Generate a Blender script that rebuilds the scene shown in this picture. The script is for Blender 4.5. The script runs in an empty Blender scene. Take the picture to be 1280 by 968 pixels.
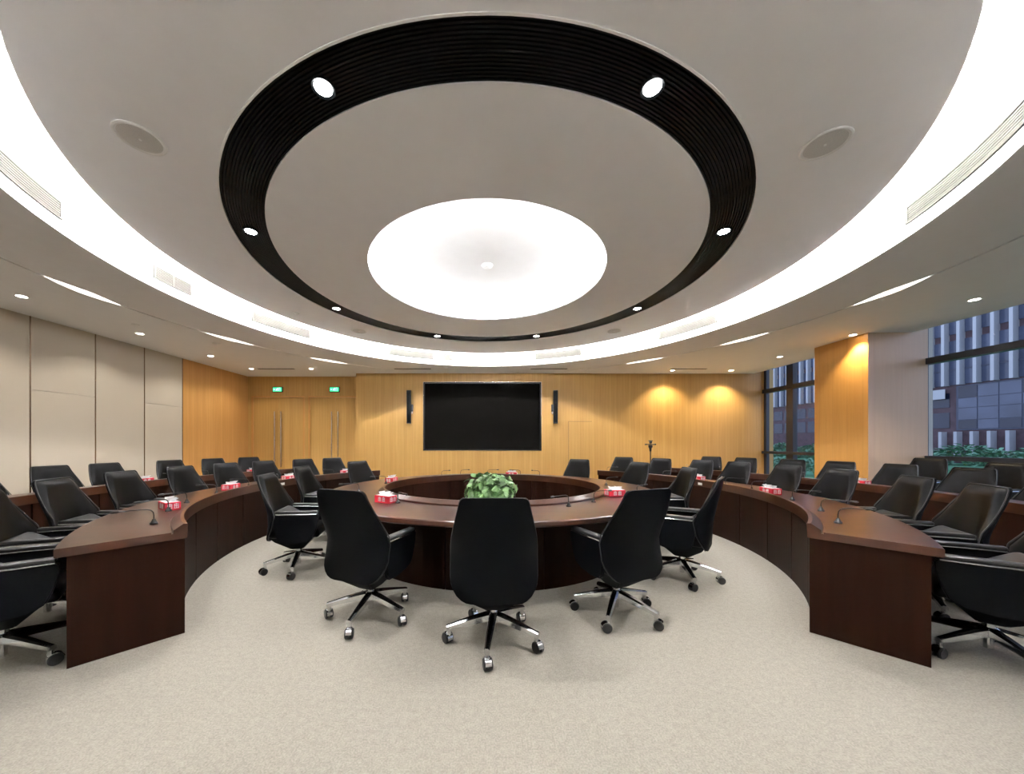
import bpy, bmesh, math, random
from mathutils import Vector, Matrix
R = math.radians
random.seed(7)
SC = bpy.context.scene
COL = SC.collection
PI = math.pi

# ------------------------------------------------------------------ constants (metres)
CX, CY = 0.08, 5.10            # centre of the tables
KX = 0.01                      # centre of the round ceiling
EYE = 1.42
Z_SOF, Z_DISC = 3.62, 3.865
X_L, X_WIN, X_SOF = -7.90, 8.80, 8.48
Y_F, Y_REC, Y_B = 10.83, 11.35, -1.25

# ------------------------------------------------------------------ materials
def new_mat(name):
    m = bpy.data.materials.new(name); m.use_nodes = True
    nt = m.node_tree; b = nt.nodes['Principled BSDF']
    return m, nt, b
def N(nt, t, **kw):
    n = nt.nodes.new(t)
    for k, v in kw.items(): setattr(n, k, v)
    return n
def ramp(nt, fac, stops):
    r = N(nt, 'ShaderNodeValToRGB'); e = r.color_ramp.elements
    while len(e) < len(stops): e.new(0.5)
    for el, (p, c) in zip(e, stops):
        el.position = p; el.color = (*c, 1)
    nt.links.new(fac, r.inputs[0]); return r.outputs[0]
def math_n(nt, op, a, b=None):
    n = N(nt, 'ShaderNodeMath', operation=op)
    for i, v in enumerate((a, b)):
        if v is None: continue
        if isinstance(v, (int, float)): n.inputs[i].default_value = v
        else: nt.links.new(v, n.inputs[i])
    return n.outputs[0]
def noise(nt, scale, detail=3, stretch=(1, 1, 1)):
    tc = N(nt, 'ShaderNodeTexCoord'); mp = N(nt, 'ShaderNodeMapping')
    mp.inputs['Scale'].default_value = stretch
    nt.links.new(tc.outputs['Object'], mp.inputs[0])
    n = N(nt, 'ShaderNodeTexNoise'); n.inputs['Scale'].default_value = scale; n.inputs['Detail'].default_value = detail
    nt.links.new(mp.outputs[0], n.inputs['Vector'])
    return n.outputs['Fac']
def bump(nt, b, h, strength, dist=0.01):
    bp = N(nt, 'ShaderNodeBump'); bp.inputs['Strength'].default_value = strength; bp.inputs['Distance'].default_value = dist
    nt.links.new(h, bp.inputs['Height']); nt.links.new(bp.outputs[0], b.inputs['Normal'])
def simple(name, col, rough=.5, metal=0, nscale=40, var=.12, bmp=0, coat=0, spec=None):
    m, nt, b = new_mat(name)
    f = noise(nt, nscale)
    c0 = tuple(c * (1 - var) for c in col); c1 = tuple(min(1, c * (1 + var)) for c in col)
    nt.links.new(ramp(nt, f, [(.3, c0), (.7, c1)]), b.inputs['Base Color'])
    b.inputs['Roughness'].default_value = rough; b.inputs['Metallic'].default_value = metal
    b.inputs['Coat Weight'].default_value = coat; b.inputs['Coat Roughness'].default_value = .12
    if spec is not None: b.inputs['Specular IOR Level'].default_value = spec
    if bmp: bump(nt, b, f, bmp)
    return m
def emit(name, col, strength):
    m, nt, b = new_mat(name)
    b.inputs['Base Color'].default_value = (*col, 1)
    b.inputs['Emission Color'].default_value = (*col, 1); b.inputs['Emission Strength'].default_value = strength
    return m
def slat_wood(name, axis, c0, c1, period=.09, rough=.42, gd=.26):
    m, nt, b = new_mat(name)
    st = (26, 26, 1.2)
    g = noise(nt, 1.0, 6, st)
    g2 = noise(nt, .9, 2, (1, 1, .15))
    tc = N(nt, 'ShaderNodeTexCoord'); sp = N(nt, 'ShaderNodeSeparateXYZ'); nt.links.new(tc.outputs['Object'], sp.inputs[0])
    co = sp.outputs[axis]
    fr = math_n(nt, 'FRACT', math_n(nt, 'MULTIPLY', co, 1 / period))
    cell = math_n(nt, 'FLOOR', math_n(nt, 'MULTIPLY', co, 1 / period))
    wn = N(nt, 'ShaderNodeTexWhiteNoise', noise_dimensions='1D'); nt.links.new(cell, wn.inputs['W'])
    s = math_n(nt, 'ADD', math_n(nt, 'MULTIPLY', g, .55), math_n(nt, 'MULTIPLY', wn.outputs['Value'], .20))
    s = math_n(nt, 'ADD', s, math_n(nt, 'MULTIPLY', g2, .2))
    colr = ramp(nt, s, [(.25, c0), (.75, c1)])
    groove = math_n(nt, 'LESS_THAN', fr, .09)
    mx = N(nt, 'ShaderNodeMix', data_type='RGBA')
    nt.links.new(math_n(nt, 'MULTIPLY', groove, gd), mx.inputs[0]); nt.links.new(colr, mx.inputs[6])
    mx.inputs[7].default_value = (*[c * .45 for c in c0], 1)
    nt.links.new(mx.outputs[2], b.inputs['Base Color'])
    b.inputs['Roughness'].default_value = rough
    bump(nt, b, math_n(nt, 'SUBTRACT', 1.0, groove), .35, .004)
    return m
def grain_wood(name, c0, c1, rough, stretch, coat=.3):
    m, nt, b = new_mat(name)
    g = noise(nt, 1.0, 6, stretch)
    nt.links.new(ramp(nt, g, [(.3, c0), (.7, c1)]), b.inputs['Base Color'])
    b.inputs['Roughness'].default_value = rough
    b.inputs['Coat Weight'].default_value = coat; b.inputs['Coat Roughness'].default_value = .16
    b.inputs['Specular IOR Level'].default_value = .06 if coat < .1 else .48
    return m

M = {}
M['wood_x'] = slat_wood('honey_slat_wood_x', 'X', (.455, .258, .069), (.57, .348, .114))
M['wood_y'] = slat_wood('honey_slat_wood_y', 'Y', (.52, .26, .070), (.64, .345, .115))
M['column_y'] = slat_wood('column_veneer_y', 'Y', (.47, .235, .054), (.575, .31, .09), period=.30, gd=.10)
M['column_x_daylit'] = slat_wood('column_veneer_x_daylit', 'X', (.66, .44, .28), (.74, .52, .34), period=.55, gd=.06)  # same veneer, paler: window daylight on this face is painted into the colour
M['desk'] = grain_wood('mahogany_front', (.0095, .0030, .0014), (.016, .0050, .0023), .5, (14, 14, .9), .02)
M['desktop'] = grain_wood('mahogany_top', (.032, .0092, .0038), (.060, .0175, .0075), .29, (3, 10, 8), .32)
M['paint'] = simple('white_ceiling_paint', (.88, .885, .905), .7, nscale=6, var=.01)
M['soffit'] = simple('soffit_paint', (.80, .80, .81), .7, nscale=6, var=.01)
M['fascia'] = simple('fascia_paint', (.88, .88, .88), .6, nscale=6, var=.01)
M['fabric'] = simple('beige_wall_fabric', (.50, .445, .36), .9, nscale=220, var=.05, bmp=.06)
M['backwall'] = simple('beige_plaster', (.5, .46, .40), .9, nscale=8, var=.03)
M['brass'] = simple('bronze_divider', (.30, .22, .15), .22, .9, var=.1)
M['leather'] = simple('black_leather', (.0022, .0022, .0024), .38, nscale=160, var=.25, bmp=.05, spec=.09)
M['shell'] = simple('black_leather_shell', (.0022, .0026, .0036), .5, nscale=180, var=.25, bmp=.05, spec=.07)
M['piping'] = simple('grey_piping', (.022, .022, .024), .4, var=.1)
M['pad'] = simple('glossy_black_leather', (.010, .010, .011), .34, nscale=160, var=.25, bmp=.04, spec=.5)
M['plastic'] = simple('black_plastic', (.012, .012, .013), .38, var=.1)
M['chrome'] = simple('polished_aluminium', (.72, .73, .75), .13, 1.0, var=.05)
M['steel'] = simple('brushed_steel', (.60, .58, .56), .25, 1.0, var=.06)
M['black'] = simple('black_lacquer_slats', (.0020, .0030, .0035), .5, var=.1, spec=.10)
M['screen'] = simple('led_screen_black', (.0028, .0024, .0020), .6, nscale=3, var=.04, spec=.03)
M['bezel'] = simple('screen_bezel', (.006, .006, .006), .3, var=.05)
M['frame'] = simple('window_frame_metal', (.030, .033, .043), .4, .3, var=.05)
M['white_plastic'] = simple('white_plastic', (.75, .75, .74), .45, var=.02)
M['grey_mesh'] = simple('grey_speaker_mesh', (.58, .57, .55), .8, nscale=300, var=.15)
M['vent'] = simple('darkened_vent_metal', (.050, .0485, .044), .8, var=.02, spec=0)  # vent metal darkened in colour to offset the strong cove light
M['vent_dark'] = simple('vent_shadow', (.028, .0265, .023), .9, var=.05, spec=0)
M['slot_dark'] = simple('slot_dark', (.05, .045, .04), .8, var=.05)
M['red'] = simple('red_card', (.62, .022, .05), .4, var=.05)
M['paper'] = simple('white_tissue', (.85, .84, .84), .8, var=.02)
M['pot'] = simple('dark_planter', (.03, .026, .024), .4, var=.1)
M['soil'] = simple('soil', (.03, .02, .012), .95, var=.3, nscale=60)
M['stem'] = simple('plant_stem', (.10, .22, .05), .6, var=.2)
M['leaf'] = simple('pothos_leaf', (.125, .255, .085), .38, nscale=9, var=.6)
M['shrub'] = simple('shrub_leaf', (.10, .23, .13), .6, nscale=4, var=.5)
M['grass'] = simple('lawn', (.04, .17, .075), .9, nscale=3, var=.4)
M['brick'] = simple('maroon_brick', (.085, .052, .058), .8, nscale=2.5, var=.25)
M['fin'] = simple('white_fin_metal', (.40, .405, .42), .5, var=.04)
M['pane_dark'] = simple('dark_facade_glass', (.012, .016, .034), .2, nscale=.35, var=.5)
M['pane_blue'] = simple('blue_facade_glass', (.070, .082, .125), .2, nscale=.4, var=.35)
M['mullion'] = simple('facade_mullion', (.05, .055, .085), .5, var=.1)
M['led'] = emit('cove_led', (1, .98, .965), 450)
M['dome_led'] = emit('dome_led', (.97, .98, 1), 150)
M['streakglow'] = emit('soffit_streak_glow', (1, .95, .88), 2.2)  # glow of the light streaks on the soffit, painted as emission
M['spotlens'] = emit('spot_lens', (.96, .98, 1), 40)
M['downlens'] = emit('downlight_lens', (1, .95, .88), 25)
M['warmlens'] = emit('warm_downlight_lens', (1, .85, .62), 25)
M['exit'] = emit('exit_green', (.03, .55, .25), 1.3)
M['exitwhite'] = emit('exit_white', (.75, 1, .85), 1.1)

def carpet():
    m, nt, b = new_mat('speckled_carpet')
    a = noise(nt, 120, 2); c = noise(nt, 1.1, 3); d = noise(nt, 30, 3)
    s = math_n(nt, 'ADD', math_n(nt, 'MULTIPLY', a, .62), math_n(nt, 'MULTIPLY', d, .30))
    s = math_n(nt, 'ADD', s, math_n(nt, 'MULTIPLY', c, .08))
    nt.links.new(ramp(nt, s, [(.32, (.275, .255, .215)), (.50, (.350, .327, .279)), (.66, (.415, .389, .334))]), b.inputs['Base Color'])
    b.inputs['Roughness'].default_value = .85; b.inputs['Specular IOR Level'].default_value = .25
    bump(nt, b, a, .25, .004)
    return m
M['carpet'] = carpet()
def glass():
    m = bpy.data.materials.new('window_glass'); m.use_nodes = True; nt = m.node_tree
    nt.nodes.remove(nt.nodes['Principled BSDF'])
    out = nt.nodes['Material Output']
    t = N(nt, 'ShaderNodeBsdfTransparent'); t.inputs[0].default_value = (.86, .91, .95, 1)
    g = N(nt, 'ShaderNodeBsdfGlossy'); g.inputs['Roughness'].default_value = .02; g.inputs[0].default_value = (.7, .75, .85, 1)
    fr = N(nt, 'ShaderNodeFresnel'); fr.inputs[0].default_value = 1.16
    mx = N(nt, 'ShaderNodeMixShader')
    nt.links.new(fr.outputs[0], mx.inputs[0]); nt.links.new(t.outputs[0], mx.inputs[1]); nt.links.new(g.outputs[0], mx.inputs[2])
    nt.links.new(mx.outputs[0], out.inputs[0])
    return m
M['glass'] = glass()

# ------------------------------------------------------------------ mesh helpers
def tag(o, label=None, cat=None, group=None, kind=None):
    if label: o['label'] = label
    if cat: o['category'] = cat
    if group: o['group'] = group
    if kind: o['kind'] = kind
    return o
def obj(name, bm, mat, parent=None, smooth=False, loc=None, sharp=35):
    me = bpy.data.meshes.new(name)
    bmesh.ops.recalc_face_normals(bm, faces=bm.faces)
    if smooth:
        for f in bm.faces: f.smooth = True
        for e in bm.edges:
            if len(e.link_faces) == 2 and e.calc_face_angle(0) > R(sharp): e.smooth = False
    bm.to_mesh(me); bm.free()
    for mm in (mat if isinstance(mat, (list, tuple)) else [mat]): me.materials.append(mm)
    o = bpy.data.objects.new(name, me); COL.objects.link(o)
    if parent: o.parent = parent
    if loc: o.location = loc
    return o
def struct(name, bm, mat, parent=None, **k):
    o = obj(name, bm, mat, parent, **k)
    o['kind'] = 'structure'
    return o
def thing(name, label, cat, loc=(0, 0, 0), rz=0, group=None):
    o = bpy.data.objects.new(name, None); COL.objects.link(o)
    o.empty_display_size = .1
    o.location = loc; o.rotation_euler = (0, 0, rz)
    return tag(o, label, cat, group)
CHILD = {}
def kids(o): return [c for c in COL.objects if c.parent is o]
def copy_tree(o, parent=None):
    c = o.copy(); COL.objects.link(c)
    if parent: c.parent = parent
    for ch in kids(o): copy_tree(ch, c)
    return c
def BM(): return bmesh.new()
def box(bm, c, s, bev=0, seg=2, mat=None, rot=None):
    r = bmesh.ops.create_cube(bm, size=1)
    vs = r['verts']
    bmesh.ops.scale(bm, vec=s, verts=vs)
    if bev:
        es = list({e for v in vs for e in v.link_edges})
        rr = bmesh.ops.bevel(bm, geom=es, offset=bev, segments=seg, affect='EDGES', profile=.5)
        vs = list({v for f in rr['faces'] for v in f.verts} | {v for v in vs if v.is_valid})
    if rot is not None: bmesh.ops.rotate(bm, cent=(0, 0, 0), matrix=rot, verts=vs)
    bmesh.ops.translate(bm, vec=c, verts=vs)
    return vs
def bx(bm, x0, x1, y0, y1, z0, z1, bev=0):
    return box(bm, ((x0 + x1) / 2, (y0 + y1) / 2, (z0 + z1) / 2), (x1 - x0, y1 - y0, z1 - z0), bev)
def cyl(bm, p0, p1, r0, r1=None, n=16, caps=True):
    r1 = r0 if r1 is None else r1
    p0, p1 = Vector(p0), Vector(p1); d = p1 - p0
    rr = bmesh.ops.create_cone(bm, cap_ends=caps, segments=n, radius1=r0, radius2=r1, depth=d.length)
    q = Vector((0, 0, 1)).rotation_difference(d.normalized())
    bmesh.ops.rotate(bm, cent=(0, 0, 0), matrix=q.to_matrix(), verts=rr['verts'])
    bmesh.ops.translate(bm, vec=(p0 + p1) / 2, verts=rr['verts'])
    return rr['verts']
def tube(bm, pts, r, n=8, closed=False):
    pts = [Vector(p) for p in pts]; m = len(pts); rings = []
    up = Vector((0, 0, 1)); prev = None
    for i, p in enumerate(pts):
        a = pts[(i - 1) % m] if (closed or i > 0) else p
        b = pts[(i + 1) % m] if (closed or i < m - 1) else p
        t = (b - a).normalized()
        if prev is None:
            ref = up if abs(t.z) < .9 else Vector((1, 0, 0)); s = t.cross(ref).normalized()
        else: s = (prev - t * prev.dot(t)).normalized()
        prev = s; q = t.cross(s)
        rr = r[i] if isinstance(r, (list, tuple)) else r
        rings.append([bm.verts.new(p + (s * math.cos(k * 2 * PI / n) + q * math.sin(k * 2 * PI / n)) * rr) for k in range(n)])
    rng = range(m) if closed else range(m - 1)
    for i in rng:
        A, B = rings[i], rings[(i + 1) % m]
        for k in range(n): bm.faces.new((A[k], A[(k + 1) % n], B[(k + 1) % n], B[k]))
    if not closed:
        bm.faces.new(rings[0][::-1]); bm.faces.new(rings[-1])
def polar(r, a, cx=CX, cy=CY): return (cx + r * math.sin(a), cy - r * math.cos(a))
def sweep(bm, prof, a0, a1, n, cx=CX, cy=CY, closed_prof=True):
    """profile of (r, z) swept about the vertical through (cx, cy); angle measured from -y towards +x"""
    full = abs((a1 - a0) - 2 * PI) < 1e-6
    rings = []
    for i in range(n if full else n + 1):
        a = a0 + (a1 - a0) * i / n
        rings.append([bm.verts.new((*polar(r, a, cx, cy), z)) for r, z in prof])
    m = len(prof)
    for i in range(n):
        A, B = rings[i], rings[(i + 1) % len(rings)]
        for k in range(m if closed_prof else m - 1):
            bm.faces.new((A[k], A[(k + 1) % m], B[(k + 1) % m], B[k]))
    if not full and closed_prof:
        bm.faces.new(rings[0]); bm.faces.new(rings[-1][::-1])
def rect_prof(r0, r1, z0, z1): return [(r0, z0), (r1, z0), (r1, z1), (r0, z1)]
def prism(bm, poly, x0, x1):
    """polygon of (y, z) extruded along x"""
    A = [bm.verts.new((x0, y, z)) for y, z in poly]; B = [bm.verts.new((x1, y, z)) for y, z in poly]
    n = len(poly)
    bm.faces.new(A); bm.faces.new(B[::-1])
    for k in range(n): bm.faces.new((A[k], A[(k + 1) % n], B[(k + 1) % n], B[k]))
    return A + B
def disc(bm, c, r, h, n=32, bev=0):
    return cyl(bm, (c[0], c[1], c[2] - h), c, r, n=n)

# ------------------------------------------------------------------ room shell
b = BM(); bx(b, X_L - .2, X_WIN + .3, Y_B - .2, Y_REC + .3, -.12, 0); struct('floor', b, M['carpet'])
# left wall: beige panels, then honey wood near the far corner
b = BM(); bx(b, X_L - .2, X_L - .03, Y_B, Y_REC + .2, 0, 3.9); struct('wall_left', b, M['backwall'])
edges = [8.90 - .99 * i for i in range(0, 11)]
for i in range(len(edges) - 1):
    y1, y0 = edges[i], edges[i + 1]
    if y0 < Y_B: y0 = Y_B + .01
    if y1 - y0 < .1: break
    b = BM()
    if i % 2 == 0:
        bx(b, X_L - .03, X_L, y0 + .010, y1 - .010, 0, 2.343, .003); bx(b, X_L - .03, X_L, y0 + .010, y1 - .010, 2.349, Z_SOF, .003)
    else: bx(b, X_L - .03, X_L, y0 + .010, y1 - .010, 0, Z_SOF, .003)
    struct('wall_left_panel', b, M['fabric'])
for i, y in enumerate(edges[:-1]):
    b = BM(); bx(b, X_L - .03, X_L + .006, y - .008, y + .008, 0, Z_SOF, .002)
    struct('trim_%d' % (i + 1), b, M['brass'])
b = BM(); bx(b, X_L - .03, X_L, 8.916, Y_REC, 0, Z_SOF); struct('wall_left_wood', b, M['wood_y'])
# front wall: recess with the doors, thick centre block with the screen, right stretch
XB0, XB1 = -4.12, 3.34
SX0, SX1, SZ0, SZ1 = -1.99, 1.73, 1.19, 3.34
for nm, x0, x1, y0, z0, z1 in (('wall_front_left', XB0, SX0, Y_F, 0, 3.75), ('wall_front_right', SX1, XB1, Y_F, 0, 3.75), ('wall_front_bottom', SX0, SX1, Y_F, 0, SZ0),
                              ('wall_front_top', SX0, SX1, Y_F, SZ1, 3.75), ('wall_front_back', SX0, SX1, Y_F + .13, SZ0, SZ1)):
    b = BM(); bx(b, x0, x1, y0, Y_REC + .2, z0, z1); struct(nm, b, M['wood_x'])
b = BM(); bx(b, XB1, X_WIN + .3, Y_F + .03, Y_REC + .2, 0, 3.75); struct('wall_front_end', b, M['wood_x'])
b = BM()   # hairline joints of the flush service door beside the screen
bx(b, 2.585, 2.593, Y_F - .002, Y_F + .01, 0, 2.10); bx(b, 2.585, 3.335, Y_F - .002, Y_F + .01, 2.096, 2.104)
struct('trim_20', b, M['slot_dark'])
# door recess
DZ = 2.98
D = [(-7.78, -6.02), (-5.90, -4.13)]
b = BM()
bx(b, X_L, XB0, Y_REC, Y_REC + .2, DZ, 3.75)
bx(b, X_L, D[0][0], Y_REC, Y_REC + .2, 0, DZ); bx(b, D[0][1], D[1][0], Y_REC, Y_REC + .2, 0, DZ)
bx(b, D[1][1], XB0, Y_REC, Y_REC + .2, 0, DZ)
struct('wall_front_recess', b, M['wood_x'])
for i, (x0, x1) in enumerate(D):
    xm = (x0 + x1) / 2
    e = bpy.data.objects.new('door_%d' % (i + 1), None); COL.objects.link(e); e.location = (xm, Y_REC, 0)
    tag(e, kind='structure')
    w = (x1 - x0) / 2
    b = BM(); t = .05
    bx(b, -w, -w + t, -.015, .12, 0, DZ); bx(b, w - t, w, -.015, .12, 0, DZ); bx(b, -w + t, w - t, -.015, .12, DZ - t, DZ)
    obj('door_frame', b, M['wood_y'], e)
    for s in (-1, 1):
        b = BM(); bx(b, min(s * .004, s * (w - t - .004)), max(s * .004, s * (w - t - .004)), .03, .08, .01, DZ - t - .004)
        lf = obj('door_leaf', b, M['wood_x'], e)
        b = BM(); x = s * .105
        cyl(b, (x, -.035, .62), (x, -.035, 2.46), .019, n=14)
        for z in (.85, 1.5, 2.2): cyl(b, (x, -.035, z), (x, .03, z), .012, n=10)
        obj('door_handle', b, M['steel'], lf, smooth=True)
    b = BM(); bx(b, -w, w, .085, .12, 0, DZ); obj('door_backing', b, M['slot_dark'], e)
# back wall and pieces of the right side that are out of frame
b = BM(); bx(b, X_L - .2, X_WIN + .3, Y_B - .2, Y_B, 0, 4.0); struct('wall_back', b, M['backwall'])
# column on the window side
b = BM()
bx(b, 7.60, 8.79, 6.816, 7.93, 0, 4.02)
o = struct('wall_column', b, [M['column_y'], M['column_x_daylit']])
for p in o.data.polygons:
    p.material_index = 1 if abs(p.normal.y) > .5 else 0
# windows
def window(n, y0, y1, mull, name):
    e = bpy.data.objects.new(name, None); COL.objects.link(e); e.location = (0, 0, 0); tag(e, kind='structure')
    b = BM(); X0, X1 = X_WIN, X_WIN + .10
    bx(b, X0, X1, y0, y0 + .09, 0, 4.05); bx(b, X0, X1, y1 - .09, y1, 0, 4.05)
    for m_ in mull: bx(b, X0 - .03, X1, m_ - .11, m_ + .11, 0, 4.05)
    bx(b, X0, X1, y0, y1, 0, .12)
    bx(b, X0, X1, y0, y1, 3.98, 4.10)
    obj('window_frame', b, M['frame'], e)
    b = BM(); bx(b, X0 - .06, X1, y0, y1, 2.985, 3.105); obj('transom', b, M['frame'], e)
    b = BM(); bx(b, X0 - .08, X1, y0, y1, 1.085, 1.165); obj('sill_rail', b, M['frame'], e)
    cuts = [y0 + .09] + [v for m_ in mull for v in (m_ - .11, m_ + .11)] + [y1 - .09]
    for k in range(0, len(cuts), 2):
        for z0, z1 in ((.12, 1.085), (1.165, 2.985), (3.105, 3.98)):
            b = BM(); X = X0 + .05
            vs = [b.verts.new(v) for v in ((X, cuts[k], z0), (X, cuts[k + 1], z0), (X, cuts[k + 1], z1), (X, cuts[k], z1))]
            b.faces.new(vs); obj('pane', b, M['glass'], e)
window(1, 7.93, 10.86, [9.91], 'window_1')
window(2, -1.25, 6.98, [1.2, 3.9], 'window_2')
b = BM(); bx(b, X_WIN, X_WIN + .3, 6.98, 7.93, 0, 4.1); struct('wall_right_pier', b, M['backwall'])

# ------------------------------------------------------------------ ceiling
RF, RD = 4.712, 4.22                      # fascia radius, floating disc radius
def soffit_plate(bm, r_in, z, x0, x1, y0, y1, n=256):
    angs = sorted([2 * PI * i / n for i in range(n)] +
                  [math.atan2(x - KX, -(y - CY)) % (2 * PI) for x in (x0, x1) for y in (y0, y1)])
    A, B = [], []
    for a in angs:
        dx, dy = math.sin(a), -math.cos(a)
        t = min([((x1 if dx > 0 else x0) - KX) / dx if abs(dx) > 1e-9 else 1e9, ((y1 if dy > 0 else y0) - CY) / dy if abs(dy) > 1e-9 else 1e9])
        A.append(bm.verts.new((KX + r_in * dx, CY + r_in * dy, z))); B.append(bm.verts.new((KX + t * dx, CY + t * dy, z)))
    for i in range(len(angs)):
        j = (i + 1) % len(angs); bm.faces.new((A[i], A[j], B[j], B[i]))
RS = 5.87
b = BM()
sweep(b, [(RF, Z_SOF + .10), (RF, Z_SOF), (RS - .018, Z_SOF), (RS - .018, Z_SOF + .02), (RS + .018, Z_SOF + .02), (RS + .018, Z_SOF)], 0, 2 * PI, 256, KX, CY, closed_prof=False)
soffit_plate(b, RS + .018, Z_SOF, X_L - .1, X_SOF, Y_B - .1, Y_REC + .1)
v = [b.verts.new(p) for p in ((X_SOF, Y_B - .1, Z_SOF), (X_SOF, Y_REC, Z_SOF), (X_SOF, Y_REC, 4.1), (X_SOF, Y_B - .1, 4.1))]; b.faces.new(v)
bmesh.ops.remove_doubles(b, verts=b.verts, dist=1e-4)
struct('ceiling', b, M['soffit'])
b = BM(); bx(b, X_SOF - .05, X_WIN + .3, Y_B - .2, Y_REC + .3, 4.1, 4.2); struct('ceiling_window_pocket', b, M['soffit'])
b = BM(); bx(b, X_L - .3, X_SOF, Y_B - .3, Y_REC + .3, 4.55, 4.65); struct('ceiling_slab', b, M['paint'])
b = BM(); sweep(b, rect_prof(RF, RF + .06, Z_SOF + .001, 4.56), 0, 2 * PI, 192, KX, CY); struct('ceiling_fascia', b, M['fascia'], smooth=True)
RH, RI, RO = 1.68, 2.78, 3.15
ZT = Z_DISC + .09
b = BM(); sweep(b, [(RH, Z_DISC), (RI, Z_DISC), (RI, ZT), (2.06, ZT), (2.06, ZT - .04), (RH, Z_DISC + .03)], 0, 2 * PI, 192, KX, CY)
struct('ceiling_disc_inner', b, M['paint'], smooth=True)
b = BM(); sweep(b, rect_prof(RO, RD, Z_DISC, ZT), 0, 2 * PI, 192, KX, CY); struct('ceiling_disc_outer', b, M['paint'], smooth=True)
# dome above the round opening
b = BM()
prof = [(2.05, Z_DISC + .05), (2.05, 4.02)] + [(2.05 - 2.05 * k / 10, 4.02 + .05 * math.sin(PI / 2 * k / 10)) for k in range(1, 11)]
prof[-1] = (.001, prof[-1][1])
sweep(b, prof, 0, 2 * PI, 128, KX, CY, closed_prof=False)
struct('ceiling_dome', b, M['fascia'], smooth=True)
# slatted black ring
prof = []
nr = 15; w = (RO - RI) / nr
for k in range(nr):
    r = RI + k * w
    prof += [(r + .004, Z_DISC + .03), (r + .004, Z_DISC + .006), (r + w - .008, Z_DISC + .006), (r + w - .008, Z_DISC + .03)]
prof += [(RO, Z_DISC + .03), (RO, ZT), (RI, ZT), (RI, Z_DISC + .03)]
b = BM(); sweep(b, prof, 0, 2 * PI, 160, KX, CY); struct('trim_21', b, M['black'])
b = BM(); sweep(b, rect_prof(RO - .002, RO + .012, Z_DISC - .006, Z_DISC + .01), 0, 2 * PI, 160, KX, CY); struct('trim_22', b, M['fascia'])
# hidden LED strips of the two coves
b = BM(); sweep(b, rect_prof(4.17, 4.21, ZT + .004, ZT + .03), 0, 2 * PI, 192, KX, CY)
tag(obj('led_strip', b, M['led']), 'white light strip hidden in the large outer ring cove', 'light strip', 'cove light strips')
b = BM(); sweep(b, rect_prof(1.98, 2.02, Z_DISC + .055, Z_DISC + .08), 0, 2 * PI, 128, KX, CY)
tag(obj('led_strip', b, M['dome_led']), 'white light strip hidden around the central round dome', 'light strip', 'cove light strips')

# ------------------------------------------------------------------ lamps
def lamp(name, kind, loc, energy, color, size=.05, spot=None, blend=.5, parent=None):
    l = bpy.data.lights.new(name, kind); l.energy = energy; l.color = color
    if kind == 'SPOT': l.spot_size = R(spot); l.spot_blend = blend; l.shadow_soft_size = size
    o = bpy.data.objects.new(name, l); COL.objects.link(o); o.location = loc
    if parent: o.parent = parent
    return o
ORD = ['nearest the camera', 'second from the camera', 'third from the camera', 'fourth from the camera', 'fifth from the camera']
def downlight_proto(lens, rad):
    t = thing('ceiling_downlight', 'x', 'ceiling light')
    b = BM(); sweep(b, [(rad, .0), (rad + .018, -.004), (rad + .018, .008), (rad, .012)], 0, 2 * PI, 24, 0, 0); obj('trim_ring', b, M['white_plastic'], t, smooth=True)
    b = BM(); cyl(b, (0, 0, .002), (0, 0, .006), rad, n=24); obj('lens', b, M[lens], t)
    return t
def place_lights():
    cool = downlight_proto('downlens', .055); warm = downlight_proto('warmlens', .055)
    def put(proto, x, y, label, group, e, col, spot=95):
        o = copy_tree(proto); o.location = (x, y, Z_SOF - .009); o['label'] = label; o['group'] = group
        lamp('downlight_beam', 'SPOT', (0, 0, -.012), e, col, .05, spot, .6, o)
    W = 'beige panelled wall'
    for i, y in enumerate((3.37, 5.12, 6.87, 8.63, 10.12)):
        names = ['first', 'second', 'third', 'fourth', 'fifth']
        lab = ['round downlight by the beige wall, nearer than every panel divider in sight',
               'round downlight above the beige wall, first one in view',
               'round downlight above the beige wall, second one in view',
               'round downlight before the honey wood end of the beige wall',
               'round downlight in the corner in front of the first double door'][i]
        if i == 0: 
            l = lamp('offscreen_downlight', 'SPOT', (-6.95, y, Z_SOF - .02), 62, (1, .95, .87), .05, 135, .6); continue
        put(cool, -6.95, y, lab, 'downlights in the outer soffit', 62, (1, .95, .87), 135)
    put(cool, -5.18, 10.12, 'round downlight in front of the second double door', 'downlights in the outer soffit', 70, (1, .95, .87), 125)
    for i, y in enumerate((5.24, 6.95, 8.72)):
        lab = ['round downlight in front of the large window', 'round warm downlight close to the wood column face', 'round downlight in front of the narrow far window'][i]
        put(warm if i == 1 else cool, 7.47 if i != 1 else 7.44, y, lab, 'downlights in the outer soffit', (70, 170, 90)[i], ((1, .93, .85), (1, .80, .52), (1, .93, .85))[i], 100)
    put(warm, 7.40, 10.36, 'round warm downlight lighting the end wall by the far window', 'downlights in the outer soffit', 190, (1, .82, .56), 118)
    put(warm, 5.63, 10.36, 'round warm downlight lighting the end wall between screen and window', 'downlights in the outer soffit', 190, (1, .82, .56), 118)
    for p in (cool, warm):
        for c in kids(p): bpy.data.objects.remove(c)
        bpy.data.objects.remove(p)
place_lights()
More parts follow.
